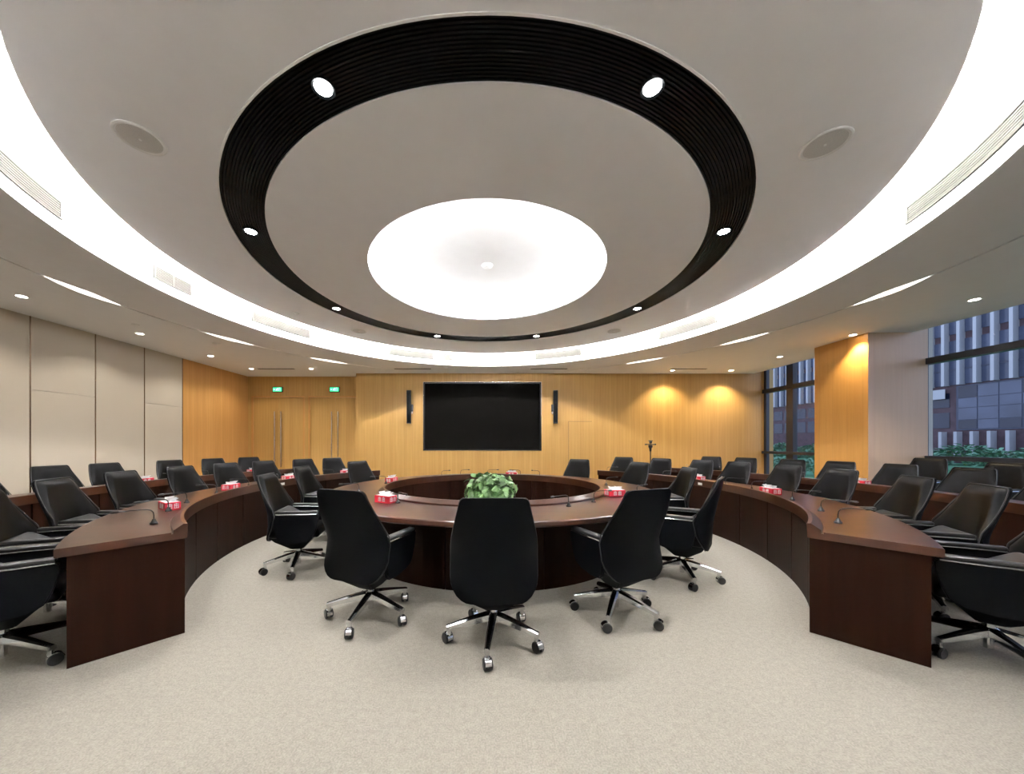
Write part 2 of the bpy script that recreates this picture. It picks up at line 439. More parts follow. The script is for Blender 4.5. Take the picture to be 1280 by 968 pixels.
def ring_spots():
    labs = {-22.5: 'large glaring spotlight at the near left of the black ring', 22.5: 'large glaring spotlight at the near right of the black ring',
            -67.5: 'spotlight at the far left side of the black ring', 67.5: 'spotlight at the far right side of the black ring',
            -112.5: 'spotlight in the black ring above the beige-side desks', 112.5: 'spotlight in the black ring above the window-side desks',
            -157.5: 'small spotlight in the thin far arc of the black ring, door side',
            157.5: 'small spotlight in the thin far arc of the black ring, window side'}
    for a, lab in labs.items():
        x, y = polar(2.965, R(a), KX, CY)
        t = thing('ring_spotlight', lab, 'ceiling light', (x, y, Z_DISC), 0, 'spotlights in the black ring')
        b = BM(); sweep(b, [(.058, .004), (.075, -.006), (.082, .006), (.082, .03), (.058, .03)], 0, 2 * PI, 24, 0, 0); obj('housing', b, M['black'], t, smooth=True)
        b = BM(); cyl(b, (0, 0, .002), (0, 0, .010), .058, n=24); obj('lens', b, M['spotlens'], t)
        lamp('spot_beam', 'SPOT', (0, 0, -.02), 125, (1, .97, .94), .14, 130, .8, t)
ring_spots()
# glowing crescents stand in for scallops of light along the soffit slit
for s, side in ((-1, 'beige panelled wall'), (1, 'window side')):
    for k, ph in enumerate((89, 111.8, 134)):
        b = BM(); n = 24; ha = 4.6; A = []
        for i in range(n + 1):
            q = -1 + 2 * i / n; a = R(s * ph + s * q * ha); hw = .004 + .075 * (1 - abs(q) ** 1.6)
            A.append([b.verts.new((*polar(r, a, KX, CY), z)) for r, z in ((RS - hw, Z_SOF - .003), (RS + hw, Z_SOF - .003), (RS + hw, Z_SOF + .001), (RS - hw, Z_SOF + .001))])
        for i in range(n):
            for k2 in range(4): b.faces.new((A[i][k2], A[i][(k2 + 1) % 4], A[i + 1][(k2 + 1) % 4], A[i + 1][k2]))
        b.faces.new(A[0]); b.faces.new(A[-1][::-1])
        w = ['longest and nearest', 'middle', 'shortest and farthest'][k]
        tag(obj('painted_light_streak', b, M['streakglow']), 'slender crescent of painted light in the soffit on the %s, %s of three' % (side, w), 'ceiling light', 'painted light crescents along the soffit slit')

# ------------------------------------------------------------------ vents, speakers, detectors
def fascia_vent(a0, a1, label, bars=6, z0=3.765, z1=3.925, split=1):
    xm, ym = polar(RF, R((a0 + a1) / 2), KX, CY)
    t = thing('air_vent', label, 'air vent', (xm, ym, z0), 0, 'air vents in the ring cove')
    n = max(4, int(abs(a1 - a0)))
    def part(nm, prof, m, aa=a0, ab=a1):
        b = BM(); sweep(b, prof, R(aa), R(ab), n, KX - xm, CY - ym); bmesh.ops.translate(b, vec=(0, 0, -z0), verts=b.verts); return obj(nm, b, m, t)
    part('backing', rect_prof(RF - .004, RF + .01, z0, z1), M['vent_dark'])
    b = BM()
    h = (z1 - z0 - .02) / bars
    for k in range(bars): sweep(b, rect_prof(RF - .014, RF - .002, z0 + .01 + k * h + h * .18, z0 + .01 + k * h + h * .8), R(a0), R(a1), n, KX - xm, CY - ym)
    bmesh.ops.translate(b, vec=(0, 0, -z0), verts=b.verts); obj('louvre', b, M['vent'], t)
    b = BM(); da = .18 * (1 if a1 > a0 else -1)
    sweep(b, rect_prof(RF - .018, RF, z0 - .012, z0 + .006), R(a0 - da), R(a1 + da), n, KX - xm, CY - ym)
    sweep(b, rect_prof(RF - .018, RF, z1 - .006, z1 + .012), R(a0 - da), R(a1 + da), n, KX - xm, CY - ym)
    for a in [a0, a1] + [a0 + (a1 - a0) * k / split for k in range(1, split)]: sweep(b, rect_prof(RF - .018, RF, z0, z1), R(a - da), R(a + da), 1, KX - xm, CY - ym)
    bmesh.ops.translate(b, vec=(0, 0, -z0), verts=b.verts); obj('vent_frame', b, M['vent'], t)
fascia_vent(-71, -55, 'slotted air vent in the lit ring cove, cut by the left edge of the picture')
fascia_vent(-94, -86.8, 'short double air vent in the lit ring cove on the beige-wall side', split=2)
fascia_vent(-122.7, -107.9, 'long air vent in the ring cove above the beige-side desks')
fascia_vent(-161.5, -147, 'long air vent in the far cove above the speaker left of the screen')
fascia_vent(-168, -165.2, 'tiny square air vent in the far cove above the screen', split=2)
fascia_vent(148, 163, 'long air vent in the far cove above the speaker right of the screen')
fascia_vent(109, 124, 'long air vent in the ring cove above the window-side desks')
fascia_vent(55, 72, 'big slotted air vent in the lit ring cove nearest the large window')
for x, lab in ((-6.22, 'dark slot diffuser in the soffit before the double doors'), (-2.18, 'dark slot diffuser in the soffit above the left part of the screen'),
               (1.85, 'dark slot diffuser in the soffit above the right end of the screen'), (5.98, 'dark slot diffuser in the soffit before the warm-lit end wall')):
    t = thing('slot_diffuser', lab, 'air vent', (x, 10.13, Z_SOF), 0, 'slot diffusers along the end wall')
    b = BM(); bx(b, -.56, .56, -.06, .06, -.006, .004); obj('slot_frame', b, M['soffit'], t)
    b = BM(); bx(b, -.54, .54, -.045, -.008, -.009, -.002); bx(b, -.54, .54, .008, .045, -.009, -.002); obj('slot', b, M['slot_dark'], t)
def ceil_speaker(x, y, lab):
    t = thing('ceiling_speaker', lab, 'speaker', (x, y, Z_DISC), 0, 'round ceiling speakers')
    b = BM(); sweep(b, [(.135, -.004), (.15, -.010), (.162, -.006), (.165, .004), (.135, .004)], 0, 2 * PI, 36, 0, 0); obj('rim', b, M['white_plastic'], t, smooth=True)
    b = BM(); sweep(b, [(.136, .001), (.136, -.004), (.08, -.007), (.001, -.008)], 0, 2 * PI, 36, 0, 0, closed_prof=False); obj('grille', b, M['grey_mesh'], t, smooth=True)
    b = BM(); cyl(b, (0, 0, -.012), (0, 0, -.006), .010, n=12); obj('badge', b, M['white_plastic'], t)
ceil_speaker(-2.78, 2.75, 'round flush ceiling speaker between black ring and cove, nearest the beige-wall side')
ceil_speaker(2.77, 2.80, 'round flush ceiling speaker between black ring and cove, nearest the large window')
ceil_speaker(-2.78, 7.47, 'small looking far ceiling speaker on the double-door side')
ceil_speaker(2.78, 7.47, 'small looking far ceiling speaker on the end-wall window side')
def detector(x, y, z, lab, r=.06, cat='detector'):
    t = thing('smoke_detector', lab, cat, (x, y, z), 0, 'small ceiling detectors')
    b = BM(); sweep(b, [(.001, -.001), (r, -.001), (r, -.012), (r * .8, -.02), (r * .5, -.024), (.001, -.024)], 0, 2 * PI, 20, 0, 0, closed_prof=False); obj('body', b, M['white_plastic'], t, smooth=True)
    b = BM(); cyl(b, (0, 0, -.030), (0, 0, -.022), r * .38, r * .5, n=16); obj('sensor', b, M['white_plastic'], t, smooth=True)
detector(.01, 5.1, 4.07, 'small white detector in the middle of the central dome', .085)
detector(-6.52, 6.36, Z_SOF, 'white detector disc over the beige panelled wall')
detector(-5.95, 7.55, Z_SOF, 'detector disc between the beige-side painted light crescents', .08)
detector(5.65, 7.40, Z_SOF, 'detector disc beside the window-side middle painted light crescent', .08)
detector(-3.58, 6.45, Z_DISC, 'tiny detector between the black ring and the cove', .05)
detector(-1.19, 9.95, Z_SOF, 'dark little sensor on the soffit above the screen', .06)

# ------------------------------------------------------------------ screen, line speakers, exit signs
t = thing('video_screen', 'large black wall screen set into the honey wood end wall', 'screen', ((SX0 + SX1) / 2, Y_F, SZ0))
w, h = (SX1 - SX0) / 2, SZ1 - SZ0
b = BM(); bx(b, -w + .03, w - .03, .06, .11, .03, h - .03); obj('screen_panel', b, M['screen'], t)
b = BM(); bx(b, -w, -w + .03, .012, .11, 0, h); bx(b, w - .03, w, .012, .11, 0, h); bx(b, -w + .03, w - .03, .012, .11, 0, .03); bx(b, -w + .03, w - .03, .012, .11, h - .03, h)
obj('bezel', b, M['bezel'], t)
b = BM(); bx(b, -w - .012, -w, -.012, .02, -.012, h + .012); bx(b, w, w + .012, -.012, .02, -.012, h + .012); bx(b, -w, w, -.012, .02, h, h + .012); bx(b, -w, w, -.012, .02, -.012, 0)
obj('metal_edge', b, M['steel'], t)
for s, x, lab in ((1, -2.43, 'slim black line speaker on the wall, door side of the screen'), (-1, 2.17, 'slim black line speaker on the wall, window side of the screen')):
    t = thing('line_speaker', lab, 'speaker', (x, Y_F - .10, 2.03), s * R(12), 'line speakers flanking the screen')
    b = BM(); bx(b, -.07, .07, -.06, .05, 0, 1.04, .012); obj('cabinet', b, M['plastic'], t)
    b = BM(); bx(b, -.058, .058, -.067, -.055, .03, 1.01, .004); obj('grille', b, M['black'], t)
    b = BM(); bx(b, s * .10 - .035, s * .10 + .035, -.01, .055, .38, .60, .006); bx(b, -.02, .02, .045, .105, .46, .54); obj('bracket', b, M['plastic'], t)
    b = BM(); bx(b, s * .10 - .02, s * .10 + .02, -.016, -.008, .30, .37, .003); obj('bracket_plate', b, M['steel'], t)
for x, lab in ((-6.90, 'green running man exit sign over the first double door'), (-5.02, 'green running man exit sign over the second double door')):
    t = thing('exit_sign', lab, 'exit sign', (x, Y_REC, 3.10), 0, 'exit signs over the doors'); t.scale = (.88, 1, .88)
    b = BM(); bx(b, -.19, .19, -.05, -.001, 0, .20, .008); obj('sign_box', b, M['plastic'], t)
    b = BM(); bx(b, -.165, .165, -.054, -.049, .025, .175); obj('lit_panel', b, M['exit'], t)
    b = BM()
    def bar(p, q, wd):
        p, q = Vector((p[0], 0, p[1])), Vector((q[0], 0, q[1])); d = q - p
        box(b, ((p.x + q.x) / 2, -.056, (p.z + q.z) / 2), (d.length, .004, wd), rot=Matrix.Rotation(-math.atan2(d.z, d.x), 3, 'Y'))
    cyl(b, (.015, -.058, .145), (.015, -.054, .145), .014, n=12)
    bar((.005, .13), (-.012, .085), .022); bar((0, .122), (.03, .105), .009); bar((0, .122), (-.035, .115), .009); bar((-.035, .115), (-.045, .092), .009)
    bar((-.010, .088), (.022, .072), .011); bar((.022, .072), (.018, .045), .010); bar((-.014, .088), (-.03, .062), .011); bar((-.03, .062), (-.058, .055), .010)
    bar((.06, .045), (.06, .155), .008); bar((.06, .155), (.105, .155), .008); bar((.105, .155), (.105, .045), .008)
    bar((-.135, .10), (-.075, .10), .014); bar((-.135, .10), (-.112, .125), .010); bar((-.135, .10), (-.112, .075), .010)
    obj('pictogram', b, M['exitwhite'], t)

# ------------------------------------------------------------------ desks and the round table
ZD = .765
def desk(label, side, ri, ro, ph0, ph1, nseg, tagph=None):
    """side -1 / +1; angles in degrees from -y; sitter side is the outer radius"""
    a0, a1 = R(side * ph0), R(side * ph1)
    if a1 < a0: a0, a1 = a1, a0
    pm = (a0 + a1) / 2
    ox, oy = polar((ri + ro) / 2, pm)
    t = thing('curved_desk', label, 'desk', (ox, oy, 0), 0, 'curved conference desks')
    c = (CX - ox, CY - oy)
    n = int(abs(ph1 - ph0))
    b = BM()
    sweep(b, [(ri - .012, ZD - .055), (ro + .045, ZD - .055), (ro + .05, ZD - .05), (ro + .05, ZD - .006), (ro + .044, ZD), (ri + .076, ZD), (ri + .076, ZD - .012), (ri + .066, ZD - .012), (ri + .064, ZD + .014), (ri + .008, ZD + .055), (ri - .014, ZD + .052), (ri - .016, ZD + .046)],
          a0 - .004, a1 + .004, n, *c)
    obj('desktop', b, M['desktop'], t)
    for k in range(nseg):
        g = .0022
        b = BM(); sweep(b, rect_prof(ri + .004, ri + .024, .0, ZD - .055), a0 + (a1 - a0) * k / nseg + g, a0 + (a1 - a0) * (k + 1) / nseg - g, max(3, n // nseg), *c)
        obj('front_panel', b, M['desk'], t)
    b = BM(); sweep(b, rect_prof(ri + .026, ri + .045, 0, ZD - .056), a0 + .006, a1 - .006, n, *c); obj('modesty_backing', b, M['desk'], t)
    for a, sgn in ((a0, 1), (a1, -1)):
        b = BM(); th = .03 / ro
        sweep(b, rect_prof(ri, ro, 0, ZD - .055), min(a, a + sgn * th), max(a, a + sgn * th), 1, *c); obj('end_panel', b, M['desk'], t)
    b = BM()
    for k in range(1, nseg):
        a = a0 + (a1 - a0) * k / nseg
        sweep(b, rect_prof(ri + .046, ro - .10, .05, ZD - .056), a - .01 / ri, a + .01 / ri, 1, *c)
    obj('leg_support', b, M['desk'], t)
    if tagph:
        a = R(side * tagph); x, y = polar(ri + .0, a)
        b = BM(); box(b, (0, 0, 0), (.085, .004, .038)); bmesh.ops.rotate(b, cent=(0, 0, 0), matrix=Matrix.Rotation(a, 3, 'Z'), verts=b.verts)
        x, y = polar(ri - .017, a)
        bmesh.ops.translate(b, vec=(x - ox, y - oy, ZD - .012), verts=b.verts)
        tg = obj('name_tag', b, M['paper'], t); tg['label'] = 'small white tag'
R1, R1O, R2, R2O = 3.45, 4.01, 5.50, 6.06
desk('inner curved mahogany desk on the beige-wall side', -1, R1, R1O, 42.6, 135, 9, 98)
desk('inner curved mahogany desk on the window side', 1, R1, R1O, 42.8, 136, 9, 98)
desk('outer curved mahogany desk along the beige panelled wall', -1, R2, R2O, 62, 128, 8)
desk('outer curved mahogany desk along the windows', 1, R2, R2O, 60, 128, 8)
TR, TI = 2.27, 1.54
t = thing('round_table', 'large ring-shaped mahogany conference table with an open middle', 'table', (CX, CY, 0))
b = BM(); sweep(b, [(TI - .01, ZD - .055), (TR - .01, ZD - .055), (TR, ZD - .045), (TR, ZD - .008), (TR - .008, ZD), (TI + .078, ZD), (TI + .078, ZD - .014), (TI + .066, ZD - .014), (TI + .062, ZD + .016), (TI + .010, ZD + .055), (TI - .012, ZD + .052), (TI - .014, ZD + .046)], 0, 2 * PI, 144, 0, 0); obj('tabletop', b, M['desktop'], t)
for k in range(12):
    b = BM(); sweep(b, rect_prof(TI + .004, TI + .024, 0, ZD - .055), R(30 * k) + .003, R(30 * (k + 1)) - .003, 8, 0, 0); obj('inner_panel', b, M['desk'], t)
b = BM(); sweep(b, rect_prof(TI + .026, TI + .045, 0, ZD - .056), 0, 2 * PI, 96, 0, 0); obj('inner_backing', b, M['desk'], t)
for k in range(12):
    b = BM(); sweep(b, rect_prof(1.83, 1.85, 0, ZD - .055), R(30 * k + 15) + .002, R(30 * (k + 1) + 15) - .002, 8, 0, 0); obj('outer_panel', b, M['desk'], t)
b = BM(); sweep(b, rect_prof(1.81, 1.829, 0, ZD - .056), 0, 2 * PI, 96, 0, 0); obj('outer_backing', b, M['desk'], t)

# ------------------------------------------------------------------ swivel chair
def sm(x): x = max(0, min(1, x)); return x * x * (3 - 2 * x)
def lerp_tab(tab, z):
    if z <= tab[0][0]: return tab[0][1]
    for (a, va), (c, vc) in zip(tab, tab[1:]):
        if z <= c: return va + (vc - va) * sm((z - a) / (c - a)) * .4 + (vc - va) * ((z - a) / (c - a)) * .6
    return tab[-1][1]
ZB0, ZB1 = .365, 1.075
def half_w(z, inset=0):
    w = lerp_tab([(.365, .275), (.52, .292), (.70, .294), (.78, .284), (1.075, .214)], z) - inset
    r = .035
    if z > ZB1 - inset - r:
        q = min(1, (z - (ZB1 - inset - r)) / r); w -= r * (1 - math.sqrt(max(0, 1 - q * q)))
    r = .15
    if z < ZB0 + inset + r:
        q = min(1, ((ZB0 + inset + r) - z) / r); w -= r * .85 * (1 - math.sqrt(max(0, 1 - q * q)))
    return w
def back_y(z): return -.262 - .085 * sm((z - .50) / .70) - .035 * max(0, (z - .42)) + .10 * max(0, .47 - z)
def wing(z): return lerp_tab([(.365, .015), (.54, .080), (.68, .120), (.82, .082), (1.075, .028)], z)
def back_pt(u, z, off, inset): 
    w = half_w(z, inset); x = u * w
    return (x, back_y(z) + wing(z) * (abs(x) / .29) ** 3.0 + off, z)
def back_grid(bm, off_out, off_in, inset, z0, z1, nu=16):
    zs = [z0 + (z1 - z0) * q for q in [0, .008, .03, .07, .12, .18, .25, .33, .42, .52, .62, .72, .81, .88, .93, .955, .975, .99, .997, 1]]
    O = [[bm.verts.new(back_pt(-1 + 2 * i / nu, z, off_out, inset)) for i in range(nu + 1)] for z in zs]
    I = [[bm.verts.new(back_pt((-1 + 2 * i / nu) * .985, z + (.006 if z < .5 else -.006) * (1 if k in (0, len(zs) - 1) else 0), off_in(z, -1 + 2 * i / nu), inset)) for i in range(nu + 1)] for k, z in enumerate(zs)]
    m = len(zs)
    for k in range(m - 1):
        for i in range(nu):
            bm.faces.new((O[k][i], O[k][i + 1], O[k + 1][i + 1], O[k + 1][i])); bm.faces.new((I[k][i], I[k + 1][i], I[k + 1][i + 1], I[k][i + 1]))
        bm.faces.new((O[k][0], O[k + 1][0], I[k + 1][0], I[k][0])); bm.faces.new((O[k][nu], I[k][nu], I[k + 1][nu], O[k + 1][nu]))
    for i in range(nu):
        bm.faces.new((O[0][i], I[0][i], I[0][i + 1], O[0][i + 1])); bm.faces.new((O[-1][i], O[-1][i + 1], I[-1][i + 1], I[-1][i]))
def make_chair():
    t = thing('swivel_chair', 'x', 'chair')
    # backrest shell, cushion and piping
    b = BM(); back_grid(b, 0, lambda z, u: .022, 0, ZB0, ZB1)
    sh = obj('backrest', b, M['shell'], t, smooth=True, sharp=50)
    b = BM(); box(b, (0, -.145, .585), (.44, .17, .22), .045, 4)
    for v in b.verts:
        q = sm((v.co.y + .23) / .17); v.co.z -= (.075 * q) * (1 if v.co.z > .58 else 0)
        v.co.y += .05 * (abs(v.co.x) / .22) ** 2
    obj('lumbar_cushion', b, M['pad'], t, smooth=True)
    b = BM(); back_grid(b, .024, lambda z, u: .024 + .042 * max(0, 1 - abs(u) ** 5) ** .5 * max(.25, min(1, (ZB1 - .012 - z) / .05) ** .5) + .004, .012, .44, ZB1 - .012)
    obj('back_cushion', b, M['leather'], sh, smooth=True, sharp=50)
    b = BM(); pts = []
    zs = [ZB1 - .697 + .697 * k / 30 for k in range(31)]
    zs = [ZB0 + (ZB1 - ZB0) * q for q in [.004, .02, .05, .1, .16, .23, .3, .4, .5, .6, .7, .8, .88, .93, .96, .98, .995]]
    L = [Vector(back_pt(1, z, .020, -.001)) for z in zs]
    Rr = [Vector((-p.x, p.y, p.z)) for p in L]
    tube(b, L + Rr[::-1], .0045, 6, closed=True); obj('piping', b, M['piping'], sh, smooth=True)
    # seat
    b = BM(); box(b, (0, .02, .455), (.50, .50, .105), .042, 4)
    for v in b.verts:
        if v.co.y > .2: v.co.z -= .02 * ((v.co.y - .2) / .07)
        v.co.x *= 1 - .05 * max(0, (v.co.y - .05) / .2)
    obj('seat', b, M['leather'], t, smooth=True)
    b = BM(); prism(b, [(-.23, .41), (.22, .41), (.17, .355), (.06, .235), (-.06, .235), (-.20, .345)], -.21, .21)
    for v in b.verts: v.co.x *= 1 - max(0, .41 - v.co.z) * 4.1
    bmesh.ops.bevel(b, geom=list(b.edges), offset=.008, segments=2, affect='EDGES')
    obj('seat_pan', b, M['shell'], t, smooth=True)
    # arm panels with pads
    for s in (-1, 1):
        b = BM()
        poly = [(-.155, .668), (.26, .660), (.278, .640), (.268, .58), (.245, .47), (.215, .40), (.15, .355), (.03, .34), (-.08, .35), (-.13, .40), (-.150, .50)]
        prism(b, poly, -.020, .020)
        bmesh.ops.bevel(b, geom=list(b.edges), offset=.009, segments=2, affect='EDGES')
        for v in b.verts:
            z, y = v.co.z, v.co.y
            v.co.x += s * (.250 + .012 * sm((z - .35) / .3) - .022 * sm((y + .0) / .3) - .035 * sm((.42 - z) / .1))
        ar = obj('armrest', b, M['shell'], t, smooth=True, sharp=50)
        b = BM(); box(b, (s * .250, .060, .686), (.062, .40, .030), .012, 3)
        for v in b.verts: v.co.x -= s * .02 * sm((v.co.y) / .27); v.co.z -= .012 * sm((v.co.y + .1) / .35)
        obj('arm_pad', b, M['pad'], ar, smooth=True)
        b = BM()
        for q in (-.032, .032):
            tube(b, [(s * .250 + q - s * .02 * sm(y / .27), y, .668 - .012 * sm((y + .1) / .35)) for y in (-.135, -.08, 0, .08, .16, .255)], .0048, 6)
        obj('arm_trim', b, M['chrome'], ar, smooth=True)
    # gas column, hub and star base
    b = BM(); cyl(b, (0, 0, .20), (0, 0, .335), .030, n=18); cyl(b, (0, 0, .06), (0, 0, .20), .022, n=18); obj('gas_column', b, M['chrome'], t, smooth=True)
    b = BM(); sweep(b, [(.001, .205), (.036, .205), (.044, .195), (.046, .15), (.036, .135), (.001, .135)], 0, 2 * PI, 20, 0, 0, closed_prof=False); obj('base_hub', b, M['chrome'], t, smooth=True)
    for k in range(5):
        a = 2 * PI * k / 5 + PI
        rot = Matrix.Rotation(a - PI, 3, 'Z')
        b = BM()
        rows = []
        for y, z, w, h in ((-.025, .178, .032, .056), (-.12, .162, .029, .050), (-.22, .142, .025, .040), (-.30, .124, .021, .032), (-.340, .115, .019, .030)):
            rows.append([b.verts.new(v) for v in ((-w, y, z - h / 2), (w, y, z - h / 2), (w * .9, y, z + h * .25), (w * .45, y, z + h / 2), (-w * .45, y, z + h / 2), (-w * .9, y, z + h * .25))])
        for A, B in zip(rows, rows[1:]):
            for i in range(6): b.faces.new((A[i], A[(i + 1) % 6], B[(i + 1) % 6], B[i]))
        b.faces.new(rows[0]); b.faces.new(rows[-1][::-1])
        cyl(b, (0, -.323, .055), (0, -.323, .12), .016, n=12)
        bmesh.ops.rotate(b, cent=(0, 0, 0), matrix=rot, verts=b.verts)
        lg = obj('leg', b, M['chrome'], t, smooth=True)
        b = BM(); cyl(b, (-.029, -.340, .036), (-.006, -.340, .036), .036, n=20); cyl(b, (.006, -.340, .036), (.029, -.340, .036), .036, n=20)
        bmesh.ops.bevel(b, geom=[e for e in b.edges if e.calc_face_angle(0) > 1], offset=.004, segments=2, affect='EDGES')
        sw = Matrix.Rotation(R((20, -35, 60, 10, -60)[k]), 3, 'Z')
        bmesh.ops.rotate(b, cent=(0, -.323, 0), matrix=sw, verts=b.verts); bmesh.ops.rotate(b, cent=(0, 0, 0), matrix=rot, verts=b.verts)
        obj('caster', b, M['plastic'], lg, smooth=True)
        b = BM()
        prof = [(.041 * math.cos(q), .041 * math.sin(q)) for q in [PI * (-.05 + 1.0 * i / 10) for i in range(11)]]
        A = [b.verts.new((-.020, -.340 + p[0], .036 + p[1])) for p in prof]; B_ = [b.verts.new((.020, -.340 + p[0], .036 + p[1])) for p in prof]
        A2 = [b.verts.new((-.020, -.340 + p[0] * .9, .036 + p[1] * .9)) for p in prof]; B2 = [b.verts.new((.020, -.340 + p[0] * .9, .036 + p[1] * .9)) for p in prof]
        for i in range(10):
            b.faces.new((A[i], A[i + 1], B_[i + 1], B_[i])); b.faces.new((A2[i], B2[i], B2[i + 1], A2[i + 1]))
            b.faces.new((A[i], A2[i], A2[i + 1], A[i + 1])); b.faces.new((B_[i], B_[i + 1], B2[i + 1], B2[i]))
        b.faces.new((A[0], B_[0], B2[0], A2[0])); b.faces.new((A[-1], A2[-1], B2[-1], B_[-1]))
        bmesh.ops.rotate(b, cent=(0, -.323, 0), matrix=sw, verts=b.verts); bmesh.ops.rotate(b, cent=(0, 0, 0), matrix=rot, verts=b.verts)
        obj('caster_hood', b, M['chrome'], lg, smooth=True)
    return t
PROTO = make_chair(); USED = [False]
BASEPARTS = ('gas_column', 'base_hub', 'leg')
def chair_xy(x, y, rz, label, group, lift=0, spin=0):
    o = copy_tree(PROTO)
    o.location = (x, y, 0); o.rotation_euler = (0, 0, rz); o['label'] = label; o['group'] = group
    for c in kids(o):
        nm = c.name.split('.')[0]
        if nm in BASEPARTS and nm != 'gas_column': c.rotation_euler = (0, 0, spin)
        elif lift: c.location = (0, 0, lift)
    return o
def chair(ph, r, label, group, turn=0, spin=None, lift=0):
    """ph in degrees from -y, positive towards +x; faces the centre"""
    x, y = polar(r, R(ph)); rz = R(ph) + R(turn)
    chair_xy(x, y, rz, label, group, lift, R(random.uniform(-36, 36)) if spin is None else R(spin))
GT = 'swivel chairs around the round table'
chair(-.6, 2.62, 'black swivel chair with its back to the camera, in front of the plant', GT, 0, -8)
chair(-24.4, 2.50, 'black swivel chair seen from behind, next to the middle one on the door side', GT, 4, 12)
chair(24, 2.46, 'black swivel chair seen from behind, next to the middle one on the window side', GT, -2, 20)
chair(-61, 2.52, 'black swivel chair seen side on at the round table, nearest the beige-side desk', GT, -18, 25)
chair(-90, 2.50, 'black swivel chair at the round table, behind the side-on chair by the beige-side desk', GT)
chair(-119, 2.56, 'black swivel chair across the round table, closest to the double doors', GT)
chair(53, 2.48, 'black swivel chair seen side on at the round table, nearest the window-side desk', GT, -2, 10)
chair(84, 2.45, 'black swivel chair at the round table, behind the side-on chair by the window-side desk', GT)
chair(112, 2.56, 'black swivel chair at the round table, directly before the phone tripod', GT)
chair(139, 2.56, 'black swivel chair across the round table, nearest the screen on the window side', GT)
NTH = ['first', 'second', 'third', 'fourth', 'fifth', 'sixth', 'seventh', 'eighth', 'ninth']
for i, ph in enumerate((47.6, 57.2, 67.5, 78.6, 90, 99.8, 109, 119.5, 128)):
    chair(-ph, 4.31, 'black swivel chair at the inner beige-side desk, %s from its near end' % NTH[i], 'swivel chairs at the inner beige-side desk', random.uniform(-2, 2) * (i > 1), -8 if i == 0 else None)
for i, ph in enumerate((49, 60.5, 70.5, 82.6, 93, 104.0, 113, 124, 135)):
    chair(ph, 4.31, 'black swivel chair at the inner window-side desk, %s from its near end' % NTH[i], 'swivel chairs at the inner window-side desk', random.uniform(-2, 2) * (i > 1), 5 if i == 0 else None)
for i, ph in enumerate((83.5, 90.8, 97, 105.6, 112.6, 118.8)):
    chair(-ph, 6.38, 'black swivel chair at the outer beige-side desk, %s counting towards the doors' % NTH[i], 'swivel chairs at the outer beige-side desk', random.uniform(-5, 5))
for i, ph in enumerate((80.5, 87, 94.3, 101.4, 108.3, 116.2, 122.6)):
    chair(ph, 6.38, 'black swivel chair at the outer window-side desk, %s counting towards the end wall' % NTH[i], 'swivel chairs at the outer window-side desk', random.uniform(-5, 5))
chair_xy(7.72, 6.18, R(96), 'black swivel chair against the pale side of the column, under the window rail', 'spare swivel chairs by the window', .07)
chair_xy(7.72, 5.30, R(88), 'black swivel chair by the large window, mostly behind another chair', 'spare swivel chairs by the window', .04)
for c in kids(PROTO):
    for g in kids(c): bpy.data.objects.remove(g)
    bpy.data.objects.remove(c)
bpy.data.objects.remove(PROTO)

# ------------------------------------------------------------------ microphones
def make_mic():
    t = thing('gooseneck_microphone', 'x', 'microphone')
    b = BM(); sweep(b, [(.001, 0), (.026, 0), (.026, .010), (.018, .018), (.009, .040), (.001, .042)], 0, 2 * PI, 16, 0, 0, closed_prof=False); obj('base', b, M['plastic'], t, smooth=True)
    b = BM(); P = [(0, 0, .038), (0, 0, .07), (0, -.004, .095), (0, -.018, .112), (0, -.04, .120), (0, -.08, .122), (0, -.14, .121), (0, -.20, .119)]
    tube(b, P, .0042, 8); nk = obj('gooseneck', b, M['plastic'], t, smooth=True)
    b = BM(); tube(b, [(0, -.195, .119), (0, -.205, .119), (0, -.235, .118), (0, -.245, .118)], [.006, .0095, .0095, .005], 10); obj('capsule', b, M['plastic'], t, smooth=True)
    return t
MIC = make_mic()
def mic(ph, r, label, group, rz):
    o = copy_tree(MIC); x, y = polar(r, R(ph)); o.location = (x, y, ZD); o.rotation_euler = (0, 0, R(ph) + R(rz)); o['label'] = label; o['group'] = group
    return o
GM = 'gooseneck microphones on the round table'
for ph, r, rz, lab in ((-37.5, 1.72, 75, 'thin black microphone lying over the lip beside the nearer red tissue box'),
                       (-73, 1.86, 10, 'black microphone on the round table by the side-on door-side chair'),
                       (-104, 1.75, 30, 'black microphone on the round table beside the farther red tissue box'),
                       (-147, 1.72, -70, 'black microphone with a loop neck at the far rim, door side'),
                       (-160, 1.72, -65, 'black microphone on the far rim, second from the door side'),
                       (-178, 1.72, -75, 'black microphone on the far rim right behind the plant'),
                       (160, 1.72, 75, 'black microphone on the far rim beside the half-hidden tissue box'),
                       (147, 1.72, 65, 'black microphone on the far rim, nearest the window side'),
                       (26, 1.75, -85, 'black microphone on the near rim right of the middle chair'),
                       (40, 1.72, 70, 'black microphone on the near rim beside the window-side tissue box'),
                       (66, 1.98, 60, 'black microphone behind the window-side tissue box'),
                       (96, 1.78, 20, 'black microphone on the round table at the window-side bend')):
    mic(ph, r, lab, GM, rz)
for side, nm, phs in ((-1, 'beige-side', (50, 60, 68, 79, 90, 100, 109, 119.5, 128)), (1, 'window-side', (50.5, 60, 71, 84.5, 93, 107, 114, 124, 134))):
    for i, ph in enumerate(phs):
        mic(side * ph, R1 + .17, 'gooseneck microphone on the inner %s desk, %s from its near end' % (nm, NTH[i]), 'microphones on the inner %s desk' % nm, random.uniform(-50, 50))
